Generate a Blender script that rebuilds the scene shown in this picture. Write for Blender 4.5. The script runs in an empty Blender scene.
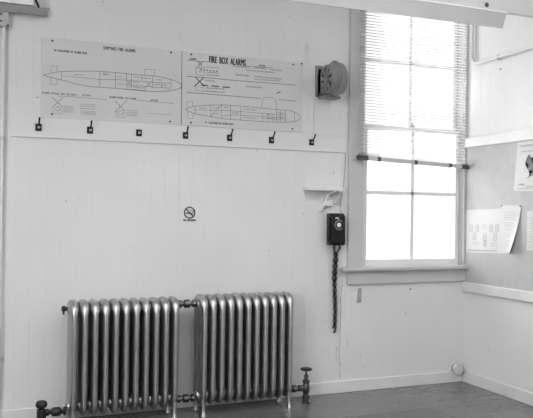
import bpy, bmesh, math, random
from mathutils import Vector, Matrix
random.seed(7)
PI = math.pi
SC = bpy.context.scene
COL = SC.collection

# ------------------------------------------------------------------ room size (metres)
YB = 4.4        # back wall
XR = 3.416      # right wall
XL = -2.4       # left wall
YF = -2.6       # wall behind the camera
ZC = 3.1        # ceiling

# ------------------------------------------------------------------ materials
def base_mat(name):
    m = bpy.data.materials.new(name); m.use_nodes = True
    nt = m.node_tree
    return m, nt, nt.nodes, nt.links, nt.nodes['Principled BSDF']

def simple(name, v, rough=.6, metal=0., noise=0., nscale=8., bump=0., bscale=60., spec=.5):
    m, nt, N, L, b = base_mat(name)
    b.inputs['Base Color'].default_value = (v, v, v, 1)
    b.inputs['Roughness'].default_value = rough
    b.inputs['Metallic'].default_value = metal
    b.inputs['Specular IOR Level'].default_value = spec
    tc = N.new('ShaderNodeTexCoord')
    if noise:
        n = N.new('ShaderNodeTexNoise'); n.inputs['Scale'].default_value = nscale; n.inputs['Detail'].default_value = 6
        L.new(tc.outputs['Object'], n.inputs['Vector'])
        r = N.new('ShaderNodeMapRange'); r.inputs['From Min'].default_value = .3; r.inputs['From Max'].default_value = .7
        r.inputs['To Min'].default_value = v*(1-noise); r.inputs['To Max'].default_value = min(1, v*(1+noise))
        L.new(n.outputs['Fac'], r.inputs['Value']); L.new(r.outputs['Result'], b.inputs['Base Color'])
    if bump:
        n2 = N.new('ShaderNodeTexNoise'); n2.inputs['Scale'].default_value = bscale; n2.inputs['Detail'].default_value = 4
        L.new(tc.outputs['Object'], n2.inputs['Vector'])
        bp = N.new('ShaderNodeBump'); bp.inputs['Strength'].default_value = bump; bp.inputs['Distance'].default_value = .002
        L.new(n2.outputs['Fac'], bp.inputs['Height']); L.new(bp.outputs['Normal'], b.inputs['Normal'])
    return m

def beadboard(name, v, axis, pitch=.089, groove=.4):
    """painted tongue-and-groove boards: vertical grooves as relief, worn paint"""
    m, nt, N, L, b = base_mat(name)
    b.inputs['Roughness'].default_value = .5
    b.inputs['Specular IOR Level'].default_value = .3
    tc = N.new('ShaderNodeTexCoord'); sp = N.new('ShaderNodeSeparateXYZ'); L.new(tc.outputs['Object'], sp.inputs[0])
    def math_(op, a, bb):
        n = N.new('ShaderNodeMath'); n.operation = op
        for i, q in enumerate((a, bb)):
            if q is None: continue
            if isinstance(q, (int, float)): n.inputs[i].default_value = q
            else: L.new(q, n.inputs[i])
        return n.outputs[0]
    c = sp.outputs[axis]
    f = math_('FRACT', math_('DIVIDE', c, pitch), None)
    d1 = math_('ABSOLUTE', math_('SUBTRACT', f, .5), None)
    f2 = math_('ABSOLUTE', math_('SUBTRACT', f, .42), None)
    def gro(d, w):
        r = N.new('ShaderNodeMapRange'); r.interpolation_type = 'SMOOTHSTEP'
        r.inputs['From Min'].default_value = 0; r.inputs['From Max'].default_value = w
        r.inputs['To Min'].default_value = 0; r.inputs['To Max'].default_value = 1
        L.new(d, r.inputs['Value']); return r.outputs['Result']
    h = math_('MULTIPLY', gro(d1, .03), math_('MAXIMUM', gro(f2, .02), .5))
    n2 = N.new('ShaderNodeTexNoise'); n2.inputs['Scale'].default_value = 22; n2.inputs['Detail'].default_value = 5
    mp = N.new('ShaderNodeMapping'); mp.inputs['Scale'].default_value = (1, 1, .25)
    L.new(tc.outputs['Object'], mp.inputs['Vector']); L.new(mp.outputs[0], n2.inputs['Vector'])
    hh = math_('ADD', h, math_('MULTIPLY', n2.outputs['Fac'], .35))
    bp = N.new('ShaderNodeBump'); bp.inputs['Strength'].default_value = groove; bp.inputs['Distance'].default_value = .003
    L.new(hh, bp.inputs['Height']); L.new(bp.outputs['Normal'], b.inputs['Normal'])
    n = N.new('ShaderNodeTexNoise'); n.inputs['Scale'].default_value = 1.6; n.inputs['Detail'].default_value = 7
    L.new(tc.outputs['Object'], n.inputs['Vector'])
    r = N.new('ShaderNodeMapRange'); r.inputs['From Min'].default_value = .3; r.inputs['From Max'].default_value = .7
    r.inputs['To Min'].default_value = v*.965; r.inputs['To Max'].default_value = v*1.03
    L.new(n.outputs['Fac'], r.inputs['Value'])
    # chipped paint: small sparse dark specks
    ch = N.new('ShaderNodeTexNoise'); ch.inputs['Scale'].default_value = 34; ch.inputs['Detail'].default_value = 2
    L.new(tc.outputs['Object'], ch.inputs['Vector'])
    cr = N.new('ShaderNodeMapRange'); cr.inputs['From Min'].default_value = .765; cr.inputs['From Max'].default_value = .79
    cr.inputs['To Min'].default_value = 1; cr.inputs['To Max'].default_value = .5
    L.new(ch.outputs['Fac'], cr.inputs['Value'])
    L.new(math_('MULTIPLY', r.outputs['Result'], cr.outputs['Result']), b.inputs['Base Color'])
    return m

def floor_mat():
    m, nt, N, L, b = base_mat('linoleum_tiles')
    b.inputs['Roughness'].default_value = .34; b.inputs['IOR'].default_value = 1.6
    tc = N.new('ShaderNodeTexCoord'); sp = N.new('ShaderNodeSeparateXYZ'); L.new(tc.outputs['Object'], sp.inputs[0])
    def M(op, a, bb=None):
        n = N.new('ShaderNodeMath'); n.operation = op
        for i, q in enumerate((a, bb)):
            if q is None: continue
            if isinstance(q, (int, float)): n.inputs[i].default_value = q
            else: L.new(q, n.inputs[i])
        return n.outputs[0]
    x, y = sp.outputs[0], sp.outputs[1]
    inner = M('MULTIPLY', M('LESS_THAN', x, FX), M('LESS_THAN', y, FY))       # darker field inside a lighter border
    tx = M('DIVIDE', M('SUBTRACT', x, FX), .2286); ty = M('DIVIDE', M('SUBTRACT', y, FY), .2286)
    ex = M('ABSOLUTE', M('SUBTRACT', M('FRACT', tx), .5)); ey = M('ABSOLUTE', M('SUBTRACT', M('FRACT', ty), .5))
    seam = M('GREATER_THAN', M('MAXIMUM', ex, ey), .493)
    cv = N.new('ShaderNodeCombineXYZ'); L.new(M('FLOOR', tx), cv.inputs[0]); L.new(M('FLOOR', ty), cv.inputs[1])
    wn = N.new('ShaderNodeTexWhiteNoise'); L.new(cv.outputs[0], wn.inputs['Vector'])
    n = N.new('ShaderNodeTexNoise'); n.inputs['Scale'].default_value = 9; n.inputs['Detail'].default_value = 8
    mp = N.new('ShaderNodeMapping'); mp.inputs['Scale'].default_value = (1, 3, 1)
    L.new(tc.outputs['Object'], mp.inputs['Vector']); L.new(mp.outputs[0], n.inputs['Vector'])
    tone = M('MULTIPLY', M('ADD', M('MULTIPLY', wn.outputs['Value'], .10), M('ADD', M('MULTIPLY', n.outputs['Fac'], .35), .78)), .13)
    tone = M('MULTIPLY', tone, M('SUBTRACT', 1, M('MULTIPLY', inner, .36)))
    tone = M('MULTIPLY', tone, M('SUBTRACT', 1, M('MULTIPLY', seam, .25)))
    L.new(tone, b.inputs['Base Color'])
    rr = N.new('ShaderNodeMapRange'); rr.inputs['To Min'].default_value = .12; rr.inputs['To Max'].default_value = .30
    L.new(n.outputs['Fac'], rr.inputs['Value']); L.new(rr.outputs['Result'], b.inputs['Roughness'])
    return m
FX, FY = 2.76, 3.86

def glass_mat():
    m, nt, N, L, b = base_mat('window_glass')
    N.remove(b)
    t = N.new('ShaderNodeBsdfTransparent'); t.inputs[0].default_value = (.97, .97, .97, 1)
    g = N.new('ShaderNodeBsdfGlossy'); g.inputs['Roughness'].default_value = .02
    f = N.new('ShaderNodeFresnel'); f.inputs['IOR'].default_value = 1.25
    mx = N.new('ShaderNodeMixShader'); L.new(f.outputs[0], mx.inputs[0]); L.new(t.outputs[0], mx.inputs[1]); L.new(g.outputs[0], mx.inputs[2])
    L.new(mx.outputs[0], N['Material Output'].inputs['Surface'])
    return m

def slat_mat():
    m, nt, N, L, b = base_mat('blind_slat_paint')
    b.inputs['Base Color'].default_value = (.82, .82, .82, 1); b.inputs['Roughness'].default_value = .45
    t = N.new('ShaderNodeBsdfTranslucent'); t.inputs[0].default_value = (.8, .8, .8, 1)
    mx = N.new('ShaderNodeMixShader'); mx.inputs[0].default_value = .04
    L.new(b.outputs[0], mx.inputs[1]); L.new(t.outputs[0], mx.inputs[2]); L.new(mx.outputs[0], N['Material Output'].inputs['Surface'])
    return m

M_WALL = beadboard('painted_beadboard_back', .70, 0)
M_WALLR = beadboard('painted_beadboard_right', .74, 1)
M_PLAIN = simple('painted_plaster', .34, .7, noise=.03, nscale=2)
M_CEIL = simple('ceiling_paint', .78, .8)
M_FLOOR = floor_mat()
M_TRIM = simple('white_trim_paint', .70, .45, noise=.05, nscale=6, bump=.3, bscale=40)
M_CASE = simple('grey_window_paint', .50, .45, noise=.04, nscale=5, bump=.2, bscale=40)
M_SASH = simple('sash_paint', .78, .45, noise=.03, nscale=5)
M_BOARD = simple('grey_tackboard', .46, .85, noise=.05, nscale=14, bump=.3, bscale=300)
M_GLASS = glass_mat()
M_SLAT = slat_mat()
M_BRAIL = simple('blind_rail_metal', .55, .4, metal=.3)
M_DARK = simple('dark_metal', .06, .4)
M_BLACK = simple('black_bakelite', .008, .25, spec=.35)
M_BLACKM = simple('black_iron', .012, .5, spec=.3)
M_INK = simple('printing_ink', .05, .7)
M_INKL = simple('thin_printing_ink', .08, .7)
M_SIGN = simple('sign_panel', .61, .42, noise=.015, nscale=3)
M_PAPER = simple('white_paper', .62, .8)
M_PAPERL = simple('pale_paper_print', .18, .8)
M_FIG = simple('grey_print', .17, .8, noise=.5, nscale=30)
M_RAD = simple('aluminium_radiator_paint', .46, .37, metal=1., noise=.08, nscale=24, bump=.25, bscale=160)
M_TRAY = simple('dark_tray_metal', .22, .45, metal=.2)
M_VALVE = simple('tarnished_brass', .13, .36, metal=1., noise=.35, nscale=60)
M_DVALVE = simple('blackened_brass', .022, .45, metal=.4, noise=.3, nscale=60)
M_GREYM = simple('grey_steel', .40, .45, metal=.35, noise=.04, nscale=10)
M_LGREYM = simple('pale_grey_steel', .56, .45, metal=.15, noise=.03, nscale=10)
M_CAP = simple('capped_pipe_paint', .58, .5)
M_FIXTURE = simple('channel_enamel', .40, .4, noise=.03, nscale=6)
M_HOOKB = simple('hook_board_paint', .70, .5, noise=.02, nscale=4)
M_SIREN = simple('grey_cast_siren', .24, .42, metal=.25, noise=.12, nscale=40, bump=.2, bscale=120)
M_SIREND = simple('siren_recess', .05, .6)
M_GLINT = simple('glint_chrome', .75, .2, metal=1.)
M_DIAL = simple('pale_dial_print', .22, .5)
M_WHITEP = simple('white_enamel', .78, .4)

# ------------------------------------------------------------------ mesh helpers (world coordinates)
def new(): return bmesh.new()

def box(bm, x0, x1, y0, y1, z0, z1, bev=0., seg=2):
    r = bmesh.ops.create_cube(bm, size=1.)
    vs = r['verts']
    for v in vs:
        v.co = Vector(((x0+x1)/2 + v.co.x*(x1-x0), (y0+y1)/2 + v.co.y*(y1-y0), (z0+z1)/2 + v.co.z*(z1-z0)))
    if bev:
        es = list({e for v in vs for e in v.link_edges})
        bmesh.ops.bevel(bm, geom=es, offset=bev, segments=seg, profile=.5, affect='EDGES')

def frame_of(t, up=None):
    t = t.normalized()
    if up is None: up = Vector((0, 0, 1)) if abs(t.z) < .9 else Vector((0, 1, 0))
    a = up.cross(t).normalized(); b = t.cross(a).normalized()
    return a, b

def ring_loft(bm, rings, close=False, cap=True):
    R = [[bm.verts.new(p) for p in r] for r in rings]
    n = len(R[0]); k = len(R)
    for i in range(k if close else k-1):
        A, B = R[i], R[(i+1) % k]
        for j in range(n):
            bm.faces.new((A[j], A[(j+1) % n], B[(j+1) % n], B[j]))
    if cap and not close:
        bm.faces.new(list(reversed(R[0]))); bm.faces.new(R[-1])

def tube(bm, pts, r, n=10, close=False):
    P = [Vector(p) for p in pts]; k = len(P); rings = []; a = None
    for i in range(k):
        if close: t = P[(i+1) % k] - P[i-1]
        else: t = P[min(i+1, k-1)] - P[max(i-1, 0)]
        t.normalize()
        if a is None: a, _ = frame_of(t)
        else:
            a = (a - t*a.dot(t)); a.normalize()
        b = t.cross(a)
        rr = r[i] if isinstance(r, (list, tuple)) else r
        rings.append([P[i] + (a*math.cos(2*PI*j/n) + b*math.sin(2*PI*j/n))*rr for j in range(n)])
    ring_loft(bm, rings, close)

def lathe(bm, prof, o, axis, n=20):
    """prof: (distance along axis, radius)"""
    o = Vector(o); ax = Vector(axis).normalized(); a, b = frame_of(ax)
    rings = [[o + ax*t + (a*math.cos(2*PI*j/n) + b*math.sin(2*PI*j/n))*max(r, 1e-4) for j in range(n)] for t, r in prof]
    ring_loft(bm, rings)

def cyl(bm, p0, p1, r, n=16):
    p0, p1 = Vector(p0), Vector(p1); d = p1-p0
    lathe(bm, [(0, r), (d.length, r)], p0, d, n)

def prism(bm, poly, axis, a0, a1):
    """polygon in the two other axes (x,z for axis y; y,z for axis x) extruded along axis"""
    def P(u, w, a): return (u, a, w) if axis == 'y' else ((a, u, w) if axis == 'x' else (u, w, a))
    A = [bm.verts.new(P(u, w, a0)) for u, w in poly]; B = [bm.verts.new(P(u, w, a1)) for u, w in poly]
    n = len(poly)
    bm.faces.new(A); bm.faces.new(list(reversed(B)))
    for i in range(n): bm.faces.new((A[i], B[i], B[(i+1) % n], A[(i+1) % n]))

def obj(name, bm, mat, parent=None, smooth=None, origin=None):
    bmesh.ops.recalc_face_normals(bm, faces=bm.faces)
    off = Vector(origin) if origin is not None else Vector((0, 0, 0))
    if parent is not None:
        off = Vector((0, 0, 0)); p = parent
        while p is not None: off += p.location; p = p.parent
    if off.length: bmesh.ops.translate(bm, verts=bm.verts, vec=-off)
    me = bpy.data.meshes.new(name); bm.to_mesh(me); bm.free()
    me.materials.append(mat)
    if smooth is not None:
        for p in me.polygons: p.use_smooth = True
        try: me.set_sharp_from_angle(angle=math.radians(smooth))
        except Exception: pass
    o = bpy.data.objects.new(name, me); COL.objects.link(o)
    if parent is not None: o.parent = parent
    elif origin is not None: o.location = off
    return o

def tag(o, label, cat, group=None, kind=None):
    o['label'] = label; o['category'] = cat
    if group: o['group'] = group
    if kind: o['kind'] = kind
    return o

def thing(name, loc, label, cat, group=None):
    o = bpy.data.objects.new(name, None); COL.objects.link(o); o.location = loc
    o.empty_display_size = .05
    return tag(o, label, cat, group)

def struct(o, label=None, cat=None):
    o['kind'] = 'structure'
    if label: o['label'] = label; o['category'] = cat
    return o

def copy_child(o, parent, dx):
    c = o.copy(); COL.objects.link(c); c.parent = parent
    c.location = o.location + Vector(dx)
    return c

def text_faces(body):
    cu = bpy.data.curves.new('lettering', 'FONT'); cu.body = body; cu.resolution_u = 3; cu.space_word = 1.9; cu.space_character = 1.08
    t = bpy.data.objects.new('lettering', cu)
    me = t.to_mesh()
    vs = [v.co.copy() for v in me.vertices]; fs = [tuple(p.vertices) for p in me.polygons]
    t.to_mesh_clear(); bpy.data.objects.remove(t); bpy.data.curves.remove(cu)
    return vs, fs

def write(bm, body, u0, u1, w0, h, plane, bold=0.):
    """print a line of text into bm. plane maps (u, w) to a world point"""
    vs, fs = text_faces(body)
    xs = [v.x for v in vs]; ys = [v.y for v in vs]
    sx = (u1-u0)/(max(xs)-min(xs)); sy = h/(max(ys)-min(ys)); x0, y0 = min(xs), min(ys)
    offs = [(0, 0)] if not bold else [(0, 0), (bold, 0), (0, bold), (bold, bold)]
    offs = [(0, 0)] if not bold else [(bold*i/2, bold*j/3) for i in range(3) for j in range(2)]
    for k, (bu, bw) in enumerate(offs):
        nv = [bm.verts.new(Vector(plane(u0+(v.x-x0)*sx+bu, w0+(v.y-y0)*sy+bw)) ) for v in vs]
        for f in fs:
            try: bm.faces.new([nv[i] for i in f])
            except ValueError: pass

def stroke(bm, pts, w, plane):
    """flat printed line through (u, w) points"""
    P = [Vector(p) for p in pts]
    L_, R_ = [], []
    for i in range(len(P)):
        t = P[min(i+1, len(P)-1)] - P[max(i-1, 0)]
        if t.length < 1e-9: t = Vector((1, 0))
        t.normalize(); nn = Vector((-t.y, t.x))*w/2
        L_.append(bm.verts.new(Vector(plane(*(P[i]+nn))))); R_.append(bm.verts.new(Vector(plane(*(P[i]-nn)))))
    for i in range(len(P)-1): bm.faces.new((L_[i], L_[i+1], R_[i+1], R_[i]))

def rect(bm, u0, u1, w0, w1, plane):
    bm.faces.new([bm.verts.new(Vector(plane(u, w))) for u, w in ((u0, w0), (u1, w0), (u1, w1), (u0, w1))])

def scribble(bm, a, b, h, plane, rnd):
    """a row of illegible small print: short broken dashes"""
    a, b = Vector(a), Vector(b); d = b-a; n = d.length; d.normalize(); nn = Vector((-d.y, d.x)); t = 0
    while t < n:
        q = rnd.uniform(.004, .009); s = min(q, n-t)
        if s > .001:
            k = max(1, int(s/.0026))
            for i in range(k):
                p0 = a + d*(t+i*s/k); hh = h*rnd.uniform(.6, 1)
                c = [p0, p0+d*(s/k*.62), p0+d*(s/k*.62)+nn*hh, p0+nn*hh]
                bm.faces.new([bm.verts.new(Vector(plane(*v))) for v in c])
        t += q + rnd.uniform(.002, .004)
SKY, SKY_DIM, LAMP, UPL, EXPO = 8.5, 1.5, 16.0, 4.6, -0.18
# printed drawings on the signs, (u, w) in metres on the wall
LINES_A = [(1.6,[(0.368,2.037),(0.406,2.05),(0.445,2.061),(0.473,2.067),(0.598,2.081),(0.696,2.088),(0.792,2.089),(0.875,2.087),(0.954,2.087),(1.021,2.088),(1.083,2.084),(1.137,2.075),(1.174,2.065),(1.199,2.055),(1.207,2.048),(1.209,2.041)]),(1.6,[(0.368,2.037),(0.406,2.028),(0.446,2.021),(0.474,2.017),(0.526,2.005),(0.592,1.995),(0.649,1.99),(0.697,1.992),(0.793,1.992),(0.862,1.991),(0.979,1.989),(1.055,1.992),(1.123,2.001),(1.165,2.012),(1.199,2.025),(1.207,2.033),(1.209,2.041)]),(1.2,[(0.412,2.055),(0.412,2.095),(0.445,2.096),(0.445,2.061)]),(1.2,[(0.41,2.024),(0.409,1.987),(0.445,1.986),(0.446,2.02)]),(1.2,[(0.473,2.066),(0.472,2.016)]),(1.6,[(0.697,2.088),(0.697,1.992)]),(1.4,[(0.79,2.089),(0.791,1.992)]),(1.4,[(0.859,2.088),(0.861,1.991)]),(1.4,[(0.889,2.086),(0.889,2.049)]),(1.4,[(0.952,2.087),(0.953,2.047)]),(1.4,[(1.022,2.088),(1.023,2.013)]),(1.4,[(1.079,2.05),(1.079,2.016)]),(1.2,[(1.133,2.075),(1.141,2.056),(1.14,2.036),(1.128,2.003)]),(1.0,[(0.474,2.041),(0.583,2.042)]),(1.2,[(0.583,2.041),(0.697,2.039),(0.793,2.045)]),(1.2,[(0.791,2.046),(0.86,2.048),(1.022,2.048),(1.139,2.05)]),(1.2,[(0.86,2.019),(0.918,2.02),(1.023,2.018),(1.13,2.02)]),(1.2,[(0.862,2.047),(0.89,2.021)]),(1.2,[(0.889,2.049),(0.862,2.019)]),(1.2,[(0.979,2.047),(1.015,2.018)]),(1.2,[(1.015,2.048),(0.979,2.017)]),(1.2,[(0.876,2.016),(0.876,1.994),(0.918,1.994),(0.918,2.018)]),(1.2,[(0.924,2.017),(0.925,1.992),(0.979,1.993),(0.979,2.017)]),(1.2,[(0.97,2.089),(0.97,2.126),(1.034,2.127),(1.033,2.088)]),(1.2,[(0.889,2.049),(0.89,2.017)]),(1.2,[(0.451,1.92),(0.576,1.921),(0.743,1.92)]),(1.6,[(0.419,1.911),(0.481,1.856)]),(1.6,[(0.483,1.914),(0.424,1.852)]),(1.2,[(0.426,1.852),(0.426,1.816),(0.478,1.815),(0.477,1.856)]),(1.2,[(0.928,1.928),(1.163,1.925)]),(1.6,[(0.79,1.915),(0.852,1.858)]),(1.6,[(0.865,1.923),(0.788,1.846)]),(1.2,[(0.8,1.853),(0.8,1.818),(0.851,1.818),(0.85,1.857)]),(1.4,[(0.465,1.845),(0.463,1.838),(0.459,1.833),(0.453,1.831),(0.446,1.832),(0.442,1.837),(0.44,1.843),(0.442,1.849),(0.446,1.854),(0.452,1.857),(0.458,1.855),(0.463,1.851),(0.465,1.845)]),(1.4,[(0.839,1.846),(0.838,1.839),(0.833,1.833),(0.826,1.831),(0.819,1.832),(0.814,1.837),(0.812,1.844),(0.814,1.851),(0.819,1.856),(0.825,1.859),(0.832,1.857),(0.838,1.853),(0.839,1.846)])]
LINES_B = [(1.6,[(1.232,1.893),(1.26,1.906),(1.298,1.918),(1.403,1.932),(1.489,1.939),(1.612,1.94),(1.755,1.936),(1.902,1.934),(1.977,1.932),(2.014,1.919),(2.035,1.905),(2.039,1.895)]),(1.6,[(1.232,1.893),(1.26,1.882),(1.299,1.868),(1.405,1.857),(1.508,1.848),(1.631,1.848),(1.793,1.847),(1.922,1.852),(1.996,1.861),(2.028,1.875),(2.039,1.895)]),(1.4,[(1.247,1.902),(1.246,1.944),(1.28,1.944),(1.285,1.914)]),(1.4,[(1.252,1.883),(1.251,1.837),(1.285,1.838),(1.286,1.872)]),(1.4,[(1.755,1.936),(1.767,2.006),(1.805,2.012),(1.849,2.008),(1.86,1.997),(1.861,1.935)]),(1.4,[(1.298,1.918),(1.299,1.868)]),(1.4,[(1.403,1.932),(1.405,1.857)]),(1.4,[(1.477,1.937),(1.479,1.85)]),(1.4,[(1.538,1.939),(1.54,1.849)]),(1.4,[(1.609,1.913),(1.61,1.848)]),(1.4,[(1.865,1.933),(1.866,1.85)]),(1.4,[(1.93,1.932),(1.931,1.852)]),(1.4,[(1.996,1.928),(1.996,1.861)]),(1.2,[(1.299,1.895),(1.404,1.898),(1.539,1.905),(1.756,1.902),(1.93,1.902)]),(1.2,[(1.478,1.863),(1.539,1.878),(1.609,1.88),(1.756,1.882),(1.931,1.878)]),(1.2,[(1.405,1.857),(1.438,1.897),(1.477,1.937)]),(1.2,[(1.756,1.872),(1.931,1.866)]),(1.2,[(1.609,1.903),(1.609,1.939)]),(1.0,[(1.765,1.903),(1.766,1.846)]),(1.0,[(1.801,1.904),(1.802,1.848)]),(1.0,[(1.838,1.903),(1.839,1.849)]),(1.0,[(1.893,1.932),(1.894,1.852)]),(1.6,[(1.242,2.207),(1.312,2.206),(1.391,2.209)]),(1.6,[(1.639,2.206),(1.736,2.208),(1.839,2.209)]),(2.0,[(1.243,2.104),(1.415,2.106),(1.555,2.104),(1.778,2.107),(2.006,2.108)]),(2.0,[(1.245,2.001),(1.328,2.001),(1.557,2.001),(1.749,2.0)]),(2.0,[(1.879,2.002),(2.008,2.001)]),(2.6,[(1.312,2.205),(1.345,2.178)]),(2.6,[(1.344,2.205),(1.312,2.175)]),(1.8,[(1.301,2.168),(1.301,2.119),(1.357,2.118),(1.356,2.169),(1.301,2.168)]),(4,[(1.3,2.102),(1.358,2.05)]),(4,[(1.351,2.102),(1.292,2.044)]),(1.6,[(1.302,2.052),(1.303,2.017),(1.356,2.017),(1.355,2.052)]),(4,[(1.865,2.041),(1.877,2.05),(1.892,2.054)]),(2.0,[(1.207,2.262),(1.21,1.984),(1.21,1.798)]),(5,[(1.337,2.056),(1.384,2.055)]),(5,[(1.406,2.056),(1.458,2.056)]),(5,[(1.48,2.055),(1.532,2.056)]),(5,[(1.33,2.153),(1.34,2.153)]),(5,[(1.35,2.153),(1.36,2.153)]),(5,[(1.371,2.154),(1.381,2.154)]),(5,[(1.393,2.154),(1.402,2.154)]),(5,[(1.414,2.154),(1.424,2.154)]),(5,[(1.435,2.154),(1.445,2.154)])]
SCRIB_A = [((0.487,1.859),(0.542,1.86),5),((0.487,1.848),(0.542,1.849),5),((0.487,1.837),(0.542,1.838),5),((0.487,1.826),(0.542,1.827),5),((0.587,1.88),(0.672,1.881),4),((0.58,1.868),(0.672,1.869),4),((0.581,1.854),(0.672,1.855),4),((0.587,1.839),(0.678,1.839),4),((0.588,1.83),(0.678,1.83),4),((0.588,1.82),(0.678,1.82),4),((0.867,1.86),(0.929,1.859),4),((0.867,1.849),(0.93,1.848),4),((0.867,1.837),(0.93,1.837),4),((0.867,1.828),(0.93,1.827),4),((0.851,1.844),(0.869,1.845),3),((0.996,1.851),(1.149,1.851),3),((0.55,2.053),(0.599,2.055),5),((0.718,2.065),(0.752,2.068),12),((0.806,2.061),(0.829,2.063),5),((0.903,2.069),(0.942,2.07),5),((0.959,2.067),(1.011,2.068),5),((1.045,2.064),(1.078,2.063),5),((1.036,2.033),(1.072,2.033),5),((1.084,2.032),(1.114,2.032),5),((0.811,2.017),(0.848,2.018),5),((0.881,2.007),(0.913,2.006),5),((0.93,2.006),(0.972,2.005),5),((0.904,2.036),(0.941,2.035),5)]
SCRIB_B = [((1.361,2.171),(1.46,2.174),6),((1.374,2.137),(1.454,2.14),7),((1.374,2.121),(1.459,2.123),7),((1.366,2.083),(1.431,2.084),7),((1.376,2.037),(1.501,2.038),7),((1.367,2.015),(1.498,2.017),7),((1.317,2.157),(1.347,2.157),5),((1.315,2.137),(1.348,2.138),5),((1.317,2.04),(1.347,2.039),5),((1.554,2.192),(1.673,2.194),8),((1.701,2.196),(1.787,2.196),8),((1.816,2.193),(1.904,2.193),8),((1.643,2.175),(1.852,2.176),7),((1.57,2.138),(1.667,2.137),8),((1.704,2.138),(1.898,2.135),8),((1.704,2.121),(1.887,2.122),7),((1.641,2.066),(1.756,2.068),8),((1.327,1.905),(1.378,1.907),6),((1.421,1.913),(1.459,1.916),6),((1.498,1.922),(1.528,1.922),6),((1.63,1.919),(1.72,1.917),6),((1.421,1.876),(1.459,1.875),6),((1.551,1.889),(1.595,1.89),6),((1.631,1.864),(1.72,1.863),6),((1.792,1.891),(1.847,1.89),6),((1.875,1.91),(1.921,1.908),6),((1.875,1.883),(1.921,1.881),6),((1.802,1.87),(1.857,1.867),6)]
DOTS_A = [(0.417,2.245),(0.433,2.19),(1.137,2.246),(0.42,1.81),(1.137,1.81)]
DOTS_B = [(1.269,2.246),(1.982,2.246),(1.273,1.811),(1.982,1.811)]
# ------------------------------------------------------------------ the room
def wall_with_hole(axis, c, t, u0, u1, z0, z1, holes, bm):
    """wall slab at coordinate c..c+t on `axis`, split around rectangular openings (ua, ub, za, zb)"""
    def slab(a, b, za, zb):
        if b-a < 1e-4 or zb-za < 1e-4: return
        if axis == 'y': box(bm, a, b, min(c, c+t), max(c, c+t), za, zb)
        else: box(bm, min(c, c+t), max(c, c+t), a, b, za, zb)
    cur = u0
    for ua, ub, za, zb in holes:
        slab(cur, ua, z0, z1); slab(ua, ub, z0, za); slab(ua, ub, zb, z1); cur = ub
    slab(cur, u1, z0, z1)

WX0, WX1, WZ0, WZ1 = 2.525, 3.392, .862, 2.90      # window opening
b = new(); wall_with_hole('y', YB, .16, XL-.16, XR+.16, 0, ZC, [(WX0, WX1, WZ0, WZ1)], b)
wall_back = struct(obj('wall_back', b, M_WALL))
b = new(); box(b, XR, XR+.16, YF, YB, 0, ZC)
struct(obj('wall_right', b, M_WALLR))
REAR = []
LEFT = [(-1.9, 1.3, 1.0, 2.95)]
b = new(); wall_with_hole('y', YF-.16, .16, XL-.16, XR+.16, 0, ZC, REAR, b); struct(obj('wall_rear', b, M_PLAIN))
b = new(); wall_with_hole('x', XL-.16, .16, YF, YB, 0, ZC, LEFT, b); struct(obj('wall_left', b, M_PLAIN))
b = new(); box(b, XL-.16, XR+.16, YF-.16, YB+.16, -.12, 0); struct(obj('floor', b, M_FLOOR))
b = new(); box(b, XL-.16, XR+.16, YF-.16, YB+.16, ZC, ZC+.1); struct(obj('ceiling', b, M_CEIL))
b = new(); box(b, XL, XR-.016, YB-.016, YB, 0, .082, .004); struct(obj('baseboard_back', b, M_TRIM))
b = new(); box(b, XR-.016, XR, YF, YB, 0, .082, .004); struct(obj('baseboard_right', b, M_TRIM))
# rails above and below the tackboard
b = new(); box(b, XR-.024, XR, YF, YB-.004, 1.749, 1.820, .004); struct(obj('trim_1', b, M_TRIM))
b = new(); box(b, XR-.024, XR, YF, YB-.002, .676, .745, .004); struct(obj('trim_2', b, M_TRIM))
# paint cracks on the wall beside the window
rc = random.Random(3)
for x0, z0, z1, w in ((2.372, .10, .80, .0016), (2.345, .22, .34, .001), (2.425, .30, .42, .001)):
    b = new(); pts = []; x = x0; z = z0
    while z < z1:
        pts.append((x, YB-.0004, z)); z += .02; x += rc.uniform(-.004, .004)
    tube(b, pts, [w*rc.uniform(.3, 1.2) for _ in pts], 5)
    obj('paint_crack', b, M_INKL, wall_back)

# ------------------------------------------------------------------ window_1
W1 = bpy.data.objects.new('window_1', None); COL.objects.link(W1); W1.location = (2.96, YB, WZ0); W1['kind'] = 'structure'
b = new()
box(b, 2.413, WX0, YB-.020, YB, .862, 2.90, .004); box(b, WX1, XR-.001, YB-.020, YB, .862, 2.90, .003); box(b, 2.413, XR-.001, YB-.022, YB, 2.90, 3.02, .004)
obj('casing', b, M_CASE, W1)
b = new()
box(b, WX0-.0, WX0+.010, YB, YB+.16, WZ0, WZ1); box(b, WX1-.004, WX1+.0, YB, YB+.16, WZ0, WZ1); box(b, WX0, WX1, YB, YB+.16, WZ1-.01, WZ1)
box(b, WX0, WX1, YB+.0, YB+.16, WZ0-.02, WZ0+.004)
obj('jamb', b, M_CASE, W1)
b = new()
box(b, 2.355, XR-.002, YB-.062, YB, .842, .872, .012, 4)
obj('stool', b, M_CASE, W1)
b = new(); box(b, 2.413, XR-.003, YB-.022, YB, .750, .842, .004); obj('apron', b, M_CASE, W1)
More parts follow.
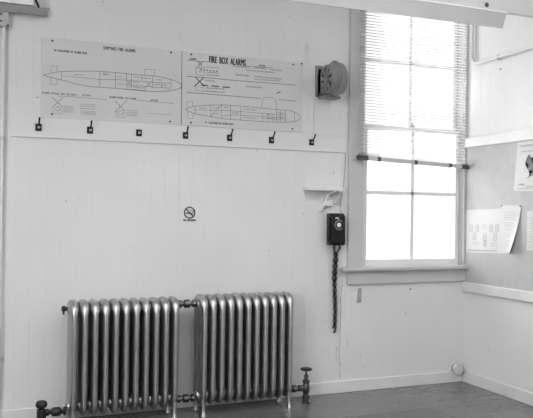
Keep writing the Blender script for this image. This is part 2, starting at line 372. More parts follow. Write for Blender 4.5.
def sash(z0, z1, y0, gx0, gx1, gz0, gz1, zm):
    y1 = y0+.036
    b = new()
    box(b, WX0+.010, gx0, y0, y1, z0, z1, .004); box(b, gx1, WX1-.004, y0, y1, z0, z1, .004)
    box(b, gx0, gx1, y0, y1, z0, gz0, .004); box(b, gx0, gx1, y0, y1, gz1, z1, .004)
    xm = 2.976
    box(b, xm-.014, xm+.014, y0+.004, y1-.004, gz0, gz1, .003); box(b, gx0, gx1, y0+.004, y1-.004, zm-.013, zm+.013, .003)
    s = obj('sash', b, M_SASH, W1)
    g = new(); box(g, gx0-.002, gx1+.002, y0+.016, y0+.019, gz0-.002, gz1+.002); obj('glass', g, M_GLASS, s)
    return s
s1 = sash(.866, 1.884, YB+.036, 2.592, 3.356, .918, 1.848, 1.398)
s2 = sash(1.852, 2.89, YB+.078, 2.596, 3.356, 1.888, 2.84, 2.358)
b = new(); box(b, 2.945, 2.985, YB+.028, YB+.040, 1.884, 1.896, .003); cyl(b, (2.965, YB+.036, 1.895), (2.965, YB+.036, 1.915), .008); obj('sash_lock', b, M_CASE, s1)

# ------------------------------------------------------------------ venetian blind
BX0, BX1, BY = 2.470, 3.388, YB-.050
def droop(x, z): return -.034*(x-BX0)/(BX1-BX0)*max(0, min(1, (2.3-z)/.65))
bl = thing('venetian_blind', ((BX0+BX1)/2, BY, 1.63), 'white slatted venetian blind pulled halfway down over the sash window', 'window blind')
b = new()
levels = [1.654, 1.660, 1.666, 1.674]; z = 1.692
while z < 2.84: levels.append(z); z += .0205
for z in levels:
    rings = []
    for x in (BX0+.004, (BX0*2+BX1)/3, (BX0+2*BX1)/3, BX1-.004):
        zz = z + droop(x, z)
        sec = [(-.0125, .0020), (-.006, .0034), (0, .0039), (.006, .0034), (.0125, .0020), (.006, .0028), (0, .0033), (-.006, .0028)]
        rings.append([(x, BY+y, zz+w-.003-.05*y) for y, w in sec])
    ring_loft(b, rings)
obj('slats', b, M_SLAT, bl)
b = new(); box(b, BX0, BX1, BY-.018, BY+.018, 2.845, 2.885, .003); obj('head_rail', b, M_LGREYM, bl)
def railpart(name, x0, x1, g, mat, par):
    b = new(); rings = []
    for x in (x0, x1):
        zz = 1.636 + droop(x, 1.64)
        rings.append([(x, BY+y, zz+w) for y, w in ((-.014-g, -.010-g), (-.010, -.013-g), (.010, -.013-g), (.014+g, -.010-g), (.014+g, .010+g), (.010, .013+g), (-.010, .013+g), (-.014-g, .010+g))])
    ring_loft(b, rings); return obj(name, b, mat, par)
br_ = railpart('bottom_rail', BX0+.002, BX1-.002, 0, M_BRAIL, bl)
for x0, x1 in ((BX0-.006, BX0+.07), (BX1-.05, BX1+.008)): railpart('end_cap', x0, x1, .003, M_DARK, br_)
for x in (2.63, 2.935, 3.235): railpart('cord_clip', x-.012, x+.012, .002, M_DARK, br_)
for x in (2.63, 2.935, 3.235):
    b = new()
    for dy in (-.0135, .0135): tube(b, [(x, BY+dy, 2.85), (x, BY+dy, 2.2), (x, BY+dy, 1.645+droop(x, 1.64))], .0011, 5)
    obj('ladder_cord', b, M_WHITEP, bl)

# ------------------------------------------------------------------ hook board and hooks
b = new(); box(b, .19, 2.395, YB-.010, YB, 1.667, 1.787, .003)
tag(obj('hook_board', b, M_HOOKB), 'long white painted wooden board on wall carrying the row of black hooks', 'board')
HOOKS = [(.345, 1, 'black coat hook under the lower left corner of the left submarine sign'),
         (.642, 1, 'black coat hook under the left submarine sign, second from its left end'),
         (.939, 0, 'black coat hook plate whose prong is broken off'),
         (1.237, 1, 'black coat hook just under the joint between the two signs'),
         (1.533, 1, 'black coat hook under the middle of the fire box alarms sign'),
         (1.828, 1, 'black coat hook under the right part of the fire box alarms sign'),
         (2.125, 1, 'black coat hook right of both signs, below the wall siren')]
YH = YB-.010
for x, prong, lab in HOOKS:
    h = thing('coat_hook', (x, YB-.010, 1.73), lab, 'coat hook', 'black coat hooks in a row on the wall board')
    b = new(); box(b, x-.018, x+.018, YH-.007, YH+.002, 1.706, 1.748, .003); hp = obj('plate', b, M_BLACKM, h)
    b = new(); lathe(b, [(0, .009), (.004, .008), (.006, .004)], (x+.002, YH-.007, 1.728), (0, -1, 0), 12); obj('knob', b, M_GREYM, hp, 40)
    b = new()
    if prong:
        P = [(x, YH-.004, 1.736), (x, YH-.020, 1.739), (x, YH-.036, 1.747), (x, YH-.050, 1.761), (x+.001, YH-.058, 1.778)]
        tube(b, P, [.007, .0058, .0052, .0048, .006], 8)
        obj('prong', b, M_BLACKM, h, 50)

# ------------------------------------------------------------------ the two signs
def on_sign(y): return lambda u, w: (u, y, w)
def sign(name, x0, x1, z0, z1, label, lines, scrib, dots, seed):
    yf = YB-.006
    t = thing(name, ((x0+x1)/2, YB, z0), label, 'sign', 'printed submarine alarm signs on the wall')
    b = new(); box(b, x0, x1, yf, YB, z0, z1, .0015); pn = obj('panel', b, M_SIGN, t)
    pl = on_sign(yf-.0006)
    b = new()
    for w, pts in lines: stroke(b, pts, w*.00135+.0004, pl)
    obj('line_drawing', b, M_INK, t)
    b = new(); r = random.Random(seed)
    for a, c, h in scrib: scribble(b, a, c, h*.0014, pl, r)
    obj('small_print', b, M_INKL, t)
    for x, z in dots:
        b = new(); lathe(b, [(0, .006), (.003, .0052), (.004, .0025)], (x, yf, z), (0, -1, 0), 12); obj('screw', b, M_BLACKM, pn, 40)
    return t, pl
SA, pl = sign('submarine_sign', .357, 1.2075, 1.787, 2.263, 'white sign headed shipyard fire alarms with a submarine outline', LINES_A, SCRIB_A, [DOTS_A[0]]+DOTS_A[2:], 5)
b = new()
write(b, 'SHIPYARD FIRE ALARMS', .715, .910, 2.222, .021, pl, .0012)
write(b, 'LOCATION OF ALARM BOX', .448, .618, 2.183, .0135, pl, .0014)
write(b, "ALARM SIGNAL FIRE SPECIFIC'S", .361, .563, 1.928, .0115, pl, .0008)
write(b, 'ACTION', .595, .644, 1.931, .0105, pl, .0008)
write(b, 'ALARM SIGNAL OUT WORK', .756, .922, 1.931, .0115, pl, .0008)
write(b, 'ACTION', 1.009, 1.056, 1.931, .0105, pl, .0008)
rect(b, .429, .439, 2.185, 2.195, pl)
obj('lettering', b, M_INK, SA)
SB, pl = sign('submarine_sign', 1.2085, 2.053, 1.792, 2.263, 'white sign headed fire box alarms with a submarine below ruled rows', LINES_B, SCRIB_B, DOTS_B+[(2.046, 2.258)], 9)
b = new()
write(b, 'FIRE BOX ALARMS', 1.388, 1.638, 2.205, .042, pl, .0030)
write(b, 'ALARM', 1.257, 1.301, 2.211, .012, pl, .0012)
write(b, 'ACTION', 1.734, 1.777, 2.213, .011, pl, .0012)
write(b, 'LOCATION OF ALARM BOX', 1.391, 1.558, 1.811, .013, pl, .0012)
rect(b, 1.369, 1.377, 1.814, 1.824, pl)
obj('lettering', b, M_INK, SB)

# ------------------------------------------------------------------ no smoking sticker
pl = on_sign(YB-.0016)
b = new(); lathe(b, [(0, .038), (.0008, .038)], (1.274, YB, 1.237), (0, -1, 0), 40)
ns = tag(obj('no_smoking_sticker', b, M_PAPER, None, None, (1.274, YB, 1.237)), 'round no smoking sticker with black slashed ring on bare wall', 'sticker')
b = new(); n = 40
for i in range(n):
    a0, a1 = 2*PI*i/n, 2*PI*(i+1)/n
    b.faces.new([b.verts.new(pl(1.274+r*math.cos(a), 1.237+r*math.sin(a))) for r, a in ((.0385, a0), (.0385, a1), (.0305, a1), (.0305, a0))])
stroke(b, [(1.274-.026, 1.237+.026), (1.274+.026, 1.237-.026)], .0085, pl)
obj('ring', b, M_INK, ns)
b = new(); rect(b, 1.248, 1.288, 1.229, 1.237, pl); rect(b, 1.292, 1.300, 1.229, 1.237, pl)
stroke(b, [(1.296, 1.239), (1.294, 1.247), (1.286, 1.251), (1.278, 1.252)], .003, pl); stroke(b, [(1.301, 1.239), (1.300, 1.250), (1.290, 1.257)], .003, pl)
obj('cigarette', b, M_INK, ns)
b = new(); write(b, 'NO SMOKING', 1.233, 1.314, 1.183, .0125, pl, .0018); obj('lettering', b, M_INK, ns)

# ------------------------------------------------------------------ siren
sx, sy, sz = 2.17, YB-.135, 2.142
si = thing('wall_siren', (sx+.06, YB, sz), 'round grey metal alarm siren bolted to wall beside the window', 'siren')
b = new(); lathe(b, [(.020, .001), (.020, .076), (-.002, .077), (-.002, .082), (.0, .092), (.006, .095), (.030, .098), (.034, .103), (.052, .108), (.054, .117), (.058, .121), (.066, .121), (.070, .117), (.072, .110), (.100, .107), (.112, .098), (.116, .05)], (sx, sy, sz), (1, -.02, .10), 40)
dr = obj('drum', b, M_SIREN, si, 35)
b = new(); lathe(b, [(.0, .074), (.004, .074)], (sx+.0145, sy, sz), (1, -.02, .10), 32); obj('recess', b, M_SIREND, dr)
b = new()
for k in range(8):
    a = 2*PI*k/8+.2; c, s = math.cos(a), math.sin(a)
    q = [(.014, -.005), (.080, -.017), (.080, .017), (.014, .005)]
    A = [(sx-.004, sy+r*c-w*s, sz+r*s+w*c) for r, w in q]; B = [(sx+.006, sy+r*c-w*s, sz+r*s+w*c) for r, w in q]
    va = [b.verts.new(p) for p in A]; vb = [b.verts.new(p) for p in B]
    b.faces.new(va); b.faces.new(list(reversed(vb)))
    for i in range(4): b.faces.new((va[i], vb[i], vb[(i+1) % 4], va[(i+1) % 4]))
lathe(b, [(-.008, .010), (-.006, .018), (.006, .020)], (sx, sy, sz), (1, 0, 0), 16)
obj('grille', b, M_SIREN, dr)
b = new(); box(b, 2.150, 2.205, YB-.012, YB, 2.040, 2.255, .004); box(b, 2.165, 2.31, YB-.012, YB, 2.06, 2.235, .003); mp_ = obj('mounting_plate', b, M_SIREN, si)
b = new()
box(b, 2.168, 2.30, YB-.10, YB-.010, 2.026, 2.040, .003); box(b, 2.185, 2.285, YB-.10, YB-.010, 2.06, 2.22, .006); obj('bracket', b, M_SIREN, si)
for z in (2.052, 2.066):
    b = new(); lathe(b, [(0, .007), (.006, .006)], (2.166, YB-.012, z), (0, -1, 0), 8); obj('bolt', b, M_DARK, mp_)
b = new(); tube(b, [(2.146, YB-.004, 2.045), (2.143, YB-.004, 1.95), (2.145, YB-.004, 1.787)], .003, 6)
tag(obj('alarm_wire', b, M_TRIM), 'thin white painted wire running down the wall below siren', 'wire')

# ------------------------------------------------------------------ shelf, bracket, telephone
sh = thing('wall_shelf', (2.21, YB, 1.40), 'small white painted wall shelf on a cast bracket above the telephone', 'shelf')
b = new(); box(b, 2.070, 2.352, YB-.085, YB, 1.398, 1.423, .002); obj('board', b, M_TRIM, sh)
b = new()
prism(b, [(2.19, 1.262), (2.205, 1.262), (2.262, 1.385), (2.245, 1.385)], 'y', YB-.030, YB)
prism(b, [(2.358, 1.262), (2.366, 1.262), (2.368, 1.398), (2.358, 1.398)], 'y', YB-.030, YB)
box(b, 2.235, 2.366, YB-.032, YB, 1.386, 1.398)
tube(b, [(2.262, YB-.010, 1.335), (2.252, YB-.022, 1.365), (2.262, YB-.05, 1.385), (2.275, YB-.08, 1.394)], .006, 8)
tube(b, [(2.34, YB-.010, 1.30), (2.325, YB-.03, 1.345), (2.322, YB-.06, 1.375), (2.32, YB-.08, 1.394)], .006, 8)
lathe(b, [(0, .018), (.008, .016), (.012, .008)], (2.318, YB, 1.325), (0, -1, 0), 16)
obj('bracket', b, M_TRIM, sh, 40)
b = new(); box(b, 2.222, 2.285, YB-.036, YB, 1.292, 1.338, .006)
tag(obj('junction_box', b, M_TRIM), 'small white painted box on wall between shelf and telephone', 'junction box')
b = new(); tube(b, [(2.36, YB-.010, 1.246), (2.365, YB-.006, 1.30), (2.372, YB-.016, 1.37), (2.378, YB-.006, 1.43), (2.389, YB-.005, 1.56), (2.391, YB-.005, 1.668)], .0028, 6)
tag(obj('telephone_wire', b, M_GREYM), 'thin dark wire running up from telephone past the shelf end', 'wire')

px0, px1, pz0, pz1, py = 2.252, 2.358, 1.026, 1.246, YB-.078
ph = thing('wall_telephone', ((px0+px1)/2, YB, pz0), 'black rotary dial wall telephone with coiled cord beside the window', 'telephone')
b = new()
prism(b, [(YB, pz0), (YB, pz1), (py+.022, pz1), (py, pz1-.018), (py-.006, pz0+.02), (py+.004, pz0)], 'x', px0, px1)
bmesh.ops.bevel(b, geom=list(b.edges), offset=.006, segments=3, profile=.5, affect='EDGES')
obj('body', b, M_BLACK, ph, 40)
dx, dz = 2.301, 1.166; dax = Vector((0, -1, .04)); do = Vector((dx, py-.003, dz))
b = new(); lathe(b, [(-.004, .044), (.008, .044), (.011, .040), (.011, .001)], do, dax, 32); dp = obj('dial_plate', b, M_BLACKM, ph, 30)
b = new(); lathe(b, [(.011, .015), (.014, .0145), (.0155, .010)], do, dax, 20); obj('dial_card', b, M_WHITEP, dp, 30)
b = new()
for k in range(10):
    a = math.radians(60 + 28*k); c = do + Vector((.030*math.cos(a), 0, .030*math.sin(a)))
    lathe(b, [(.0112, .0056), (.0122, .0056)], c, dax, 10)
obj('dial_numbers', b, M_DIAL, dp)
b = new(); tube(b, [(2.276, py-.010, 1.213), (2.288, py-.018, 1.211), (2.298, py-.012, 1.207)], .006, 8); obj('dial_glint', b, M_GLINT, ph, 50)  # bright bar added to stand for the highlight beside the dial
b = new()
hx, hy = px0-.004, YB-.052
tube(b, [(hx, hy, 1.055), (hx-.004, hy-.006, 1.08), (hx-.005, hy-.008, 1.14), (hx-.004, hy-.006, 1.20), (hx, hy, 1.222)], [.016, .010, .010, .010, .016], 12)
lathe(b, [(0, .020), (.014, .022), (.02, .016)], (hx-.008, hy, 1.056), (1, 0, 0), 16); lathe(b, [(0, .020), (.014, .022), (.02, .016)], (hx-.008, hy, 1.218), (1, 0, 0), 16)
obj('handset', b, M_BLACK, ph, 40)
b = new(); lathe(b, [(-.002, .012), (.004, .011), (.006, .007)], (2.30, py-.006, 1.077), (0, -1, 0), 16); obj('emblem', b, M_BLACKM, ph, 40)
# the coiled cord: two strands leave the telephone, twist round each other and hang
def coil(path, rc_, pitch, r, ph0=0, per=9):
    P = [Vector(p) for p in path]; seg = [(P[i+1]-P[i]).length for i in range(len(P)-1)]; tot = sum(seg)
    def at(s):
        for i, l in enumerate(seg):
            if s <= l or i == len(seg)-1: return P[i].lerp(P[i+1], min(1, s/l)), (P[i+1]-P[i]).normalized()
            s -= l
    n = int(tot/pitch*per); out = []
    for i in range(n+1):
        s = tot*i/n; c, t = at(s); a, bb = frame_of(t, Vector((0, 1, 0)))
        k = ph0 + 2*PI*i/per
        out.append(c + (a*math.cos(k) + bb*math.sin(k))*rc_)
    return out
cy = YB-.034
def strand(x_top, sgn):
    path = [(x_top, cy, pz0+.004), (x_top+.002*sgn, cy, 1.0), (2.306+.004*sgn, cy, .965)]
    z = .96; k = 0
    while z > .45:
        amp = .012 if z > .78 else .008
        path.append((2.307 + sgn*amp*math.cos(k*.9) + .004*math.sin(z*14), cy + sgn*amp*.7*math.sin(k*.9), z)); z -= .012; k += 1
    return path
b = new()
pa, pb = strand(2.297, -1), strand(2.338, 1)
tube(b, coil(pa, .0075, .0115, .0024, 0), .0032, 5)
tube(b, coil(pb, .0075, .0115, .0024, 2), .0032, 5)
tube(b, coil([(2.309, cy, .46), (2.312, cy, .436), (2.306, cy, .424), (2.300, cy, .428)], .006, .009, .0024, 0), .003, 5)
obj('coiled_cord', b, M_BLACK, ph)

# ------------------------------------------------------------------ small things on the back wall
b = new()
pp = [(2.520+.013*math.cos(a), .712+.012*math.sin(a)) for a in [PI*i/8 for i in range(9)]]
prism(b, [(2.528, .622), (2.498, .622)][::1] + [(2.507, .712)] + list(reversed(pp))[1:-1] + [(2.533, .712)], 'y', YB-.010, YB)
tag(obj('metal_strap', b, M_GREYM, None, None, (2.515, YB, .62)), 'short grey metal strap fixed upright on wall below the window', 'strap')
b = new(); lathe(b, [(0, .003), (.010, .004), (.011, .006), (.014, .003)], (2.938, YB+.004, .703), (0, -1, 0), 10)
tag(obj('nail', b, M_BLACKM), 'small dark nail head in wall below the window apron', 'nail')
b = new(); lathe(b, [(0, .003), (.010, .004), (.011, .005), (.014, .003)], (XR+.004, 4.02, 2.275), (-1, 0, 0), 10)
tag(obj('nail', b, M_BLACKM), 'small dark nail in the right wall under the white conduit', 'nail')
cap = thing('capped_pipe', (3.355, YB, .098), 'round white capped pipe end sticking out of wall in the floor corner', 'pipe')
b = new(); lathe(b, [(0, .038), (.045, .038)], (3.352, YB, .096), (0, -1, 0), 28); obj('cap_shade', b, M_DARK, cap, 40)  # dark stub offset right and down, standing for the cap's shadow
b = new(); lathe(b, [(.030, .042), (.048, .044), (.053, .042), (.055, .036), (.0555, .012)], (3.338, YB, .100), (0, -1, 0), 28); obj('cap_disc', b, M_CAP, cap, 30)

# ------------------------------------------------------------------ conduit and box near the left edge
lb = thing('electrical_box', (.12, YB, 2.289), 'grey electrical box with bolts high on wall above the vertical conduit', 'electrical box')
b = new(); box(b, .055, .172, YB-.05, YB, 2.289, 2.374, .004); hb = obj('housing', b, M_GREYM, lb)
for x, z in ((.128, 2.36), (.128, 2.32), (.166, 2.297)):
    b = new(); lathe(b, [(0, .008), (.006, .006)], (x, YB-.05, z), (0, -1, 0), 8); obj('bolt', b, M_DARK, hb)
cd = thing('wall_conduit', (.145, YB-.016, 0), 'white painted vertical conduit pipe beside the submarine signs, under electrical box', 'conduit')
b = new(); cyl(b, (.145, YB-.030, 0), (.145, YB-.030, 2.289), .010, 16); obj('pipe', b, M_TRIM, cd, 40)
for z in (.38, 1.65):
    b = new(); box(b, .118, .172, YB-.012, YB, z-.012, z+.012, .002); cyl(b, (.145, YB-.030, z-.010), (.145, YB-.030, z+.010), .012, 16); obj('strap', b, M_LGREYM, cd, 40)

# ------------------------------------------------------------------ metal tray on the wall, top left corner
lt = thing('wall_light_tray', (0, YB, 2.37), 'dark grey metal tray with white housing, high on wall above the electrical box', 'light fixture')
b = new(); prism(b, [(-.9, 2.376), (.382, 2.379), (.399, 2.427), (-.9, 2.424)], 'y', YB-.036, YB-.030); box(b, -.9, .36, YB-.03, YB, 2.418, 2.424); obj('tray', b, M_TRAY, lt)
b = new(); box(b, -.9, .309, YB-.034, YB, 2.432, 2.56, .003); obj('housing', b, M_WHITEP, lt)
b = new(); box(b, .309, .372, YB-.028, YB, 2.426, 2.56, .003); obj('end_bracket', b, M_GREYM, lt)
b = new(); tube(b, [(.305, YB-.037, 2.49), (.318, YB-.040, 2.462), (.328, YB-.038, 2.445), (.336, YB-.034, 2.424)], .006, 8); obj('cable', b, M_BLACKM, lt, 50)

# ------------------------------------------------------------------ metal channel across the window top
ch = thing('overhead_channel', (2.0, 3.42, 2.36), 'long pale metal channel crossing overhead in front of the window top', 'light fixture')
b = new(); box(b, -.4, XR, 3.405, 3.44, 2.460, 2.556, .003); obj('channel', b, M_LGREYM, ch)
b = new(); prism(b, [(-.3, 2.34), (2.900, 2.361), (2.926, 2.446), (2.931, 2.454), (-.3, 2.436)], 'y', 3.402, 3.407)
obj('skirt', b, M_FIXTURE, ch)
b = new(); prism(b, [(-.3, 2.436), (2.931, 2.454), (2.931, 2.461), (-.3, 2.461)], 'y', 3.398, 3.407); obj('lip', b, M_WHITEP, ch)
b = new(); lathe(b, [(0, .014), (.003, .014), (.0032, .010)], (2.783, 3.405, 2.487), (0, -1, 0), 16); obj('knockout', b, M_DARK, ch)
for x in (.6, 2.55):
    b = new(); cyl(b, (x, 3.425, 2.55), (x, 3.425, ZC), .006, 10); obj('hanger_rod', b, M_GREYM, ch)

# ------------------------------------------------------------------ conduit on the right wall
b = new(); P = [(XR-.018, 4.312, ZC), (XR-.018, 4.312, 2.42)]
for i in range(1, 7):
    a = PI/2*i/6; P.append((XR-.018, 4.312-.06+.06*math.cos(a), 2.42-.06*math.sin(a)))
P += [(XR-.018, 3.6, 2.357), (XR-.018, 1.0, 2.35)]
tube(b, P, .0125, 12)
wc = tag(obj('conduit_pipe', b, M_TRIM, None, 50), 'white painted pipe bending at a right angle on the right wall', 'conduit')
b = new(); box(b, XR-.034, XR, 4.02, 4.04, 2.338, 2.376, .003); obj('strap', b, M_TRIM, wc)

# ------------------------------------------------------------------ tackboard and papers
b = new(); box(b, XR-.008, XR, .5, YB, .745, 1.749)
tag(obj('tackboard', b, M_BOARD), 'wide grey tackboard on the right wall between two white rails', 'tackboard')
XT = XR-.008
def sheet(bm, fn, n=8, m=8, th=.0006):
    g = [[Vector(fn(i/n, j/m)) for j in range(m+1)] for i in range(n+1)]
    A = [[bm.verts.new(p) for p in r] for r in g]; B = [[bm.verts.new(p-Vector((th, 0, 0))) for p in r] for r in g]
    for i in range(n):
        for j in range(m):
            bm.faces.new((A[i][j], A[i+1][j], A[i+1][j+1], A[i][j+1])); bm.faces.new((B[i][j], B[i][j+1], B[i+1][j+1], B[i+1][j]))
    edge = [(i, 0) for i in range(n)] + [(n, j) for j in range(m)] + [(i, m) for i in range(n, 0, -1)] + [(0, j) for j in range(m, 0, -1)]
    for k in range(len(edge)):
        (a, c), (d, e) = edge[k], edge[(k+1) % len(edge)]
        bm.faces.new((A[a][c], A[d][e], B[d][e], B[a][c]))
def bil(q, u, v):
    """quad corners (y, z): top left, top right, bottom left, bottom right"""
    tl, tr, bl_, br = [Vector(p) for p in q]
    return (tl*(1-u)+tr*u)*(1-v) + (bl_*(1-u)+br*u)*v
def paper(name, q, label, bulge=lambda u, v: 0, cat='paper'):
    b = new()
    sheet(b, lambda u, v: (XT+.0006-bulge(u, v), *bil(q, u, v)), th=.0014)
    o = tag(obj(name, b, M_PAPER, None, 60, (XT, *bil(q, .5, .5))), label, cat, 'papers pinned to the tackboard')
    def pl(u, w): 
        p = bil(q, u, 1-w); return (XT-.0022-bulge(u, 1-w), p.x, p.y)
    return o, pl
# roster sheet with small pictures
q1 = ((4.391, 1.282), (3.968, 1.294), (4.372, .967), (3.930, .983))
p1, pl = paper('notice_sheet', q1, 'wide white sheet with two rows of small boxes pinned beside window')
rp = random.Random(4); b = new()
def cell(y, z, hw=.014, hh=.026, fill=True):
    def Pq(u, w): return (XT-.0022, u, w)
    stroke(b, [(y+hw, z-hh), (y+hw, z+hh), (y-hw, z+hh), (y-hw, z-hh), (y+hw, z-hh)], .003, Pq)
    if fill: scribble(b, (y-hw*.8, z-.012), (y+hw*.8, z-.012), .006, Pq, rp); scribble(b, (y-hw*.8, z+.004), (y+hw*.8, z+.004), .008, Pq, rp)
for y, z in ((4.313, 1.149), (4.242, 1.150), (4.092, 1.154), (4.029, 1.156), (4.273, 1.090), (4.158, 1.088), (4.049, 1.093)): cell(y, z)
def Pq(u, w): return (XT-.0022, u, w)
for k in range(4): scribble(b, (4.14, 1.022+.012*k), (4.178, 1.022+.012*k), .009, Pq, rp)
for k in range(3): scribble(b, (4.145, 1.15+.012*k), (4.195, 1.15+.012*k), .004, Pq, rp)
scribble(b, (4.03, .992), (4.35, .982), .009, Pq, rp)
for k in range(2): scribble(b, (4.22, 1.03+.015*k), (4.30, 1.03+.015*k), .004, Pq, rp); scribble(b, (4.02, 1.03+.015*k), (4.10, 1.03+.015*k), .004, Pq, rp)
obj('print', b, M_PAPERL, p1)
# curled letter sheet
q2 = ((3.985, 1.320), (3.790, 1.314), (3.945, .995), (3.838, .985))
def curl(u, v): return .004 + .055*u*u*v*v
q2 = ((3.985, 1.320), (3.790, 1.314), (3.940, .995), (3.842, .985))
p2, pl = paper('letter_sheet', q2, 'tall white sheet curling off the tackboard at its lower right corner', curl)
b = new(); rp = random.Random(8)
for k in range(20):
    w = .86-.038*k
    if k not in (5, 11, 15): scribble_u = (.12, .9 if k % 3 else .7); a = bil(q2, scribble_u[0], 1-w); c = bil(q2, scribble_u[1], 1-w); scribble(b, a, c, .0032, lambda u, z: (XT-.0026-curl(max(0, min(1, (3.97-u)/.18)), 1-(z-.99)/.33), u, z), rp)
obj('print', b, M_PAPERL, p2)
for y, z in ((3.980, 1.314), (3.797, 1.310)):
    b = new(); lathe(b, [(.004, .0045), (.010, .0045), (.013, .002)], (XT, y, z), (-1, 0, 0), 10)
    tag(obj('push_pin', b, M_DARK), 'dark push pin holding the %s top corner of the curling sheet' % ('window side' if y > 3.9 else 'outer'), 'push pin', 'pins in the tackboard')
q3 = ((3.740, 1.277), (3.520, 1.28), (3.737, 1.018), (3.518, 1.020))
p3, pl = paper('notice_page', q3, 'white page cut off by the picture edge beside the curling sheet')
b = new(); rp = random.Random(11)
for k in range(12): scribble(b, (3.54, 1.04+.017*k), (3.715, 1.04+.017*k), .004, Pq, rp)
obj('print', b, M_PAPERL, p3)
q4 = ((3.833, 1.742), (3.55, 1.745), (3.866, 1.416), (3.585, 1.405))
p4, pl = paper('poster', q4, 'white poster with grey printed figure high on the tackboard', lambda u, v: .003*v, 'poster')
b = new(); rp = random.Random(14)
def Pp(u, w): return (XT-.0052, u, w)
def scr(y0, z, y1, h): scribble(b, (y1, z), (y0, z), h, Pp, rp)
scr(3.815, 1.708, 3.60, .016); scr(3.80, 1.672, 3.60, .010); scr(3.70, 1.69, 3.60, .006); scr(3.82, 1.45, 3.765, .014); scr(3.75, 1.435, 3.65, .008); scr(3.83, 1.425, 3.66, .004)
obj('print', b, M_PAPERL, p4)
b = new()
blob = [(3.725, 1.655), (3.745, 1.625), (3.758, 1.595), (3.74, 1.60), (3.728, 1.585), (3.738, 1.56), (3.722, 1.545), (3.70, 1.548), (3.69, 1.53), (3.715, 1.52), (3.742, 1.49), (3.715, 1.505), (3.66, 1.525), (3.63, 1.50), (3.61, 1.54), (3.64, 1.60), (3.62, 1.64), (3.665, 1.62), (3.69, 1.60), (3.70, 1.63)]
b.faces.new([b.verts.new(Pp(u, w)) for u, w in blob]); bmesh.ops.triangulate(b, faces=list(b.faces))
obj('printed_figure', b, M_FIG, p4)

# ------------------------------------------------------------------ radiators
YR = 4.24; ZB = .068
def section_loop(ZT):
    """closed sweep of an oval bar round the section's outline in the y-z plane"""
    pts = []; hy = .070; r_ = .050
    z0, z1 = ZB+.022, ZT-.028
    def arc(cy_, cz, a0, a1, n=6): return [(cy_+r_*math.cos(a0+(a1-a0)*i/n), cz+r_*math.sin(a0+(a1-a0)*i/n)) for i in range(n+1)]
    pts += [(-hy, z) for z in (.20, .40, .56, .635)]
    pts += arc(-hy+r_, z1-r_, PI, PI/2)
    pts += [(0, z1)]
    pts += arc(hy-r_, z1-r_, PI/2, 0)
    pts += [(hy, z) for z in (.635, .56, .40, .20)]
    pts += arc(hy-r_, z0+r_, 0, -PI/2)
    pts += [(0, z0)]
    pts += arc(-hy+r_, z0+r_, -PI/2, -PI)
    return pts
def section(bm, x, ZT, PITCH):
    P = section_loop(ZT); k = len(P); rings = []; n = 14
    for i in range(k):
        (y, z), (y0, z0), (y1, z1) = P[i], P[i-1], P[(i+1) % k]
        t = Vector((y1-y0, z1-z0)).normalized(); nn = Vector((t.y, -t.x))
        s = max(0, min(1, (z-(ZT-.10))/.055)); s = s*s*(3-2*s)
        wx = .0200 + .0070*s
        s2 = max(0, min(1, (.15-z)/.07)); wx += -.002*s2
        wr = .034 - .008*s
        rings.append([Vector((x + wx*math.cos(2*PI*j/n), YR + y + nn.x*wr*math.sin(2*PI*j/n), z + nn.y*wr*math.sin(2*PI*j/n))) for j in range(n)])
    ring_loft(bm, rings, True)
    # middle column
    n = 14; rings = []
    for z, w, d in ((.10, .017, .038), (.14, .0200, .040), (.40, .0200, .040), (.62, .0200, .040), (ZT-.045, .026, .036)):
        rings.append([Vector((x + w*math.cos(2*PI*j/n), YR + d*math.sin(2*PI*j/n), z)) for j in range(n)])
    ring_loft(bm, rings)
    for z in (ZT-.062, .112): lathe(bm, [(-PITCH/2-.0006, .024), (-.022, .029), (.022, .029), (PITCH/2+.0006, .024)], (x, YR, z), (1, 0, 0), 16)
def rad_leg(bm, x, sgn):
    y = YR + sgn*.078
    prof = [(x, y-sgn*.008, .14, .0175, .022), (x, y-sgn*.002, .09, .016, .018), (x, y, .05, .013, .013), (x, y+sgn*.004, .022, .013, .013), (x, y+sgn*.006, .008, .019, .020), (x, y+sgn*.006, 0, .020, .021)]
    ring_loft(bm, [[Vector((px_ + w*math.cos(2*PI*j/12), py_ + d*math.sin(2*PI*j/12), z)) for j in range(12)] for px_, py_, z, w, d in prof])
def radiator(x0, PITCH, ZT, label):
    t = thing('cast_iron_radiator', (x0+5*PITCH, YR, 0), label, 'radiator', 'cast iron radiators along the back wall')
    b = new(); section(b, x0, ZT, PITCH); first = obj('section', b, M_RAD, t, 60)
    for i in range(1, 11): copy_child(first, t, (i*PITCH, 0, 0))
    b = new(); rad_leg(b, x0, -1); l1 = obj('leg', b, M_RAD, t, 60)
    b = new(); rad_leg(b, x0, 1); l2 = obj('leg', b, M_RAD, t, 60)
    for l in (l1, l2): copy_child(l, t, (10*PITCH, 0, 0))
    return t
RX1, RX2 = .537, 1.308; RP1, RP2 = .0592, .0572; RE1, RE2 = RX1+10*RP1, RX2+10*RP2
ra = radiator(RX1, RP1, .728, 'silver painted cast iron radiator left of the no smoking sticker, with blackened valve')
rb = radiator(RX2, RP2, .736, 'silver painted cast iron radiator to the right, near the upright brass valve')
b = new(); lathe(b, [(0, .012), (.014, .012), (.016, .018), (.030, .018), (.034, .010)], (RX1-.028, YR, .675), (-1, 0, 0), 8); tube(b, [(RX1-.05, YR, .675), (RX1-.052, YR-.004, .655), (RX1-.05, YR-.006, .642)], .006, 8); obj('air_vent', b, M_DVALVE, ra, 40)
b = new(); lathe(b, [(0, .010), (.010, .010), (.020, .004)], (RE2+.026, YR, .705), (1, 0, 0), 8); obj('air_vent', b, M_VALVE, rb, 40)
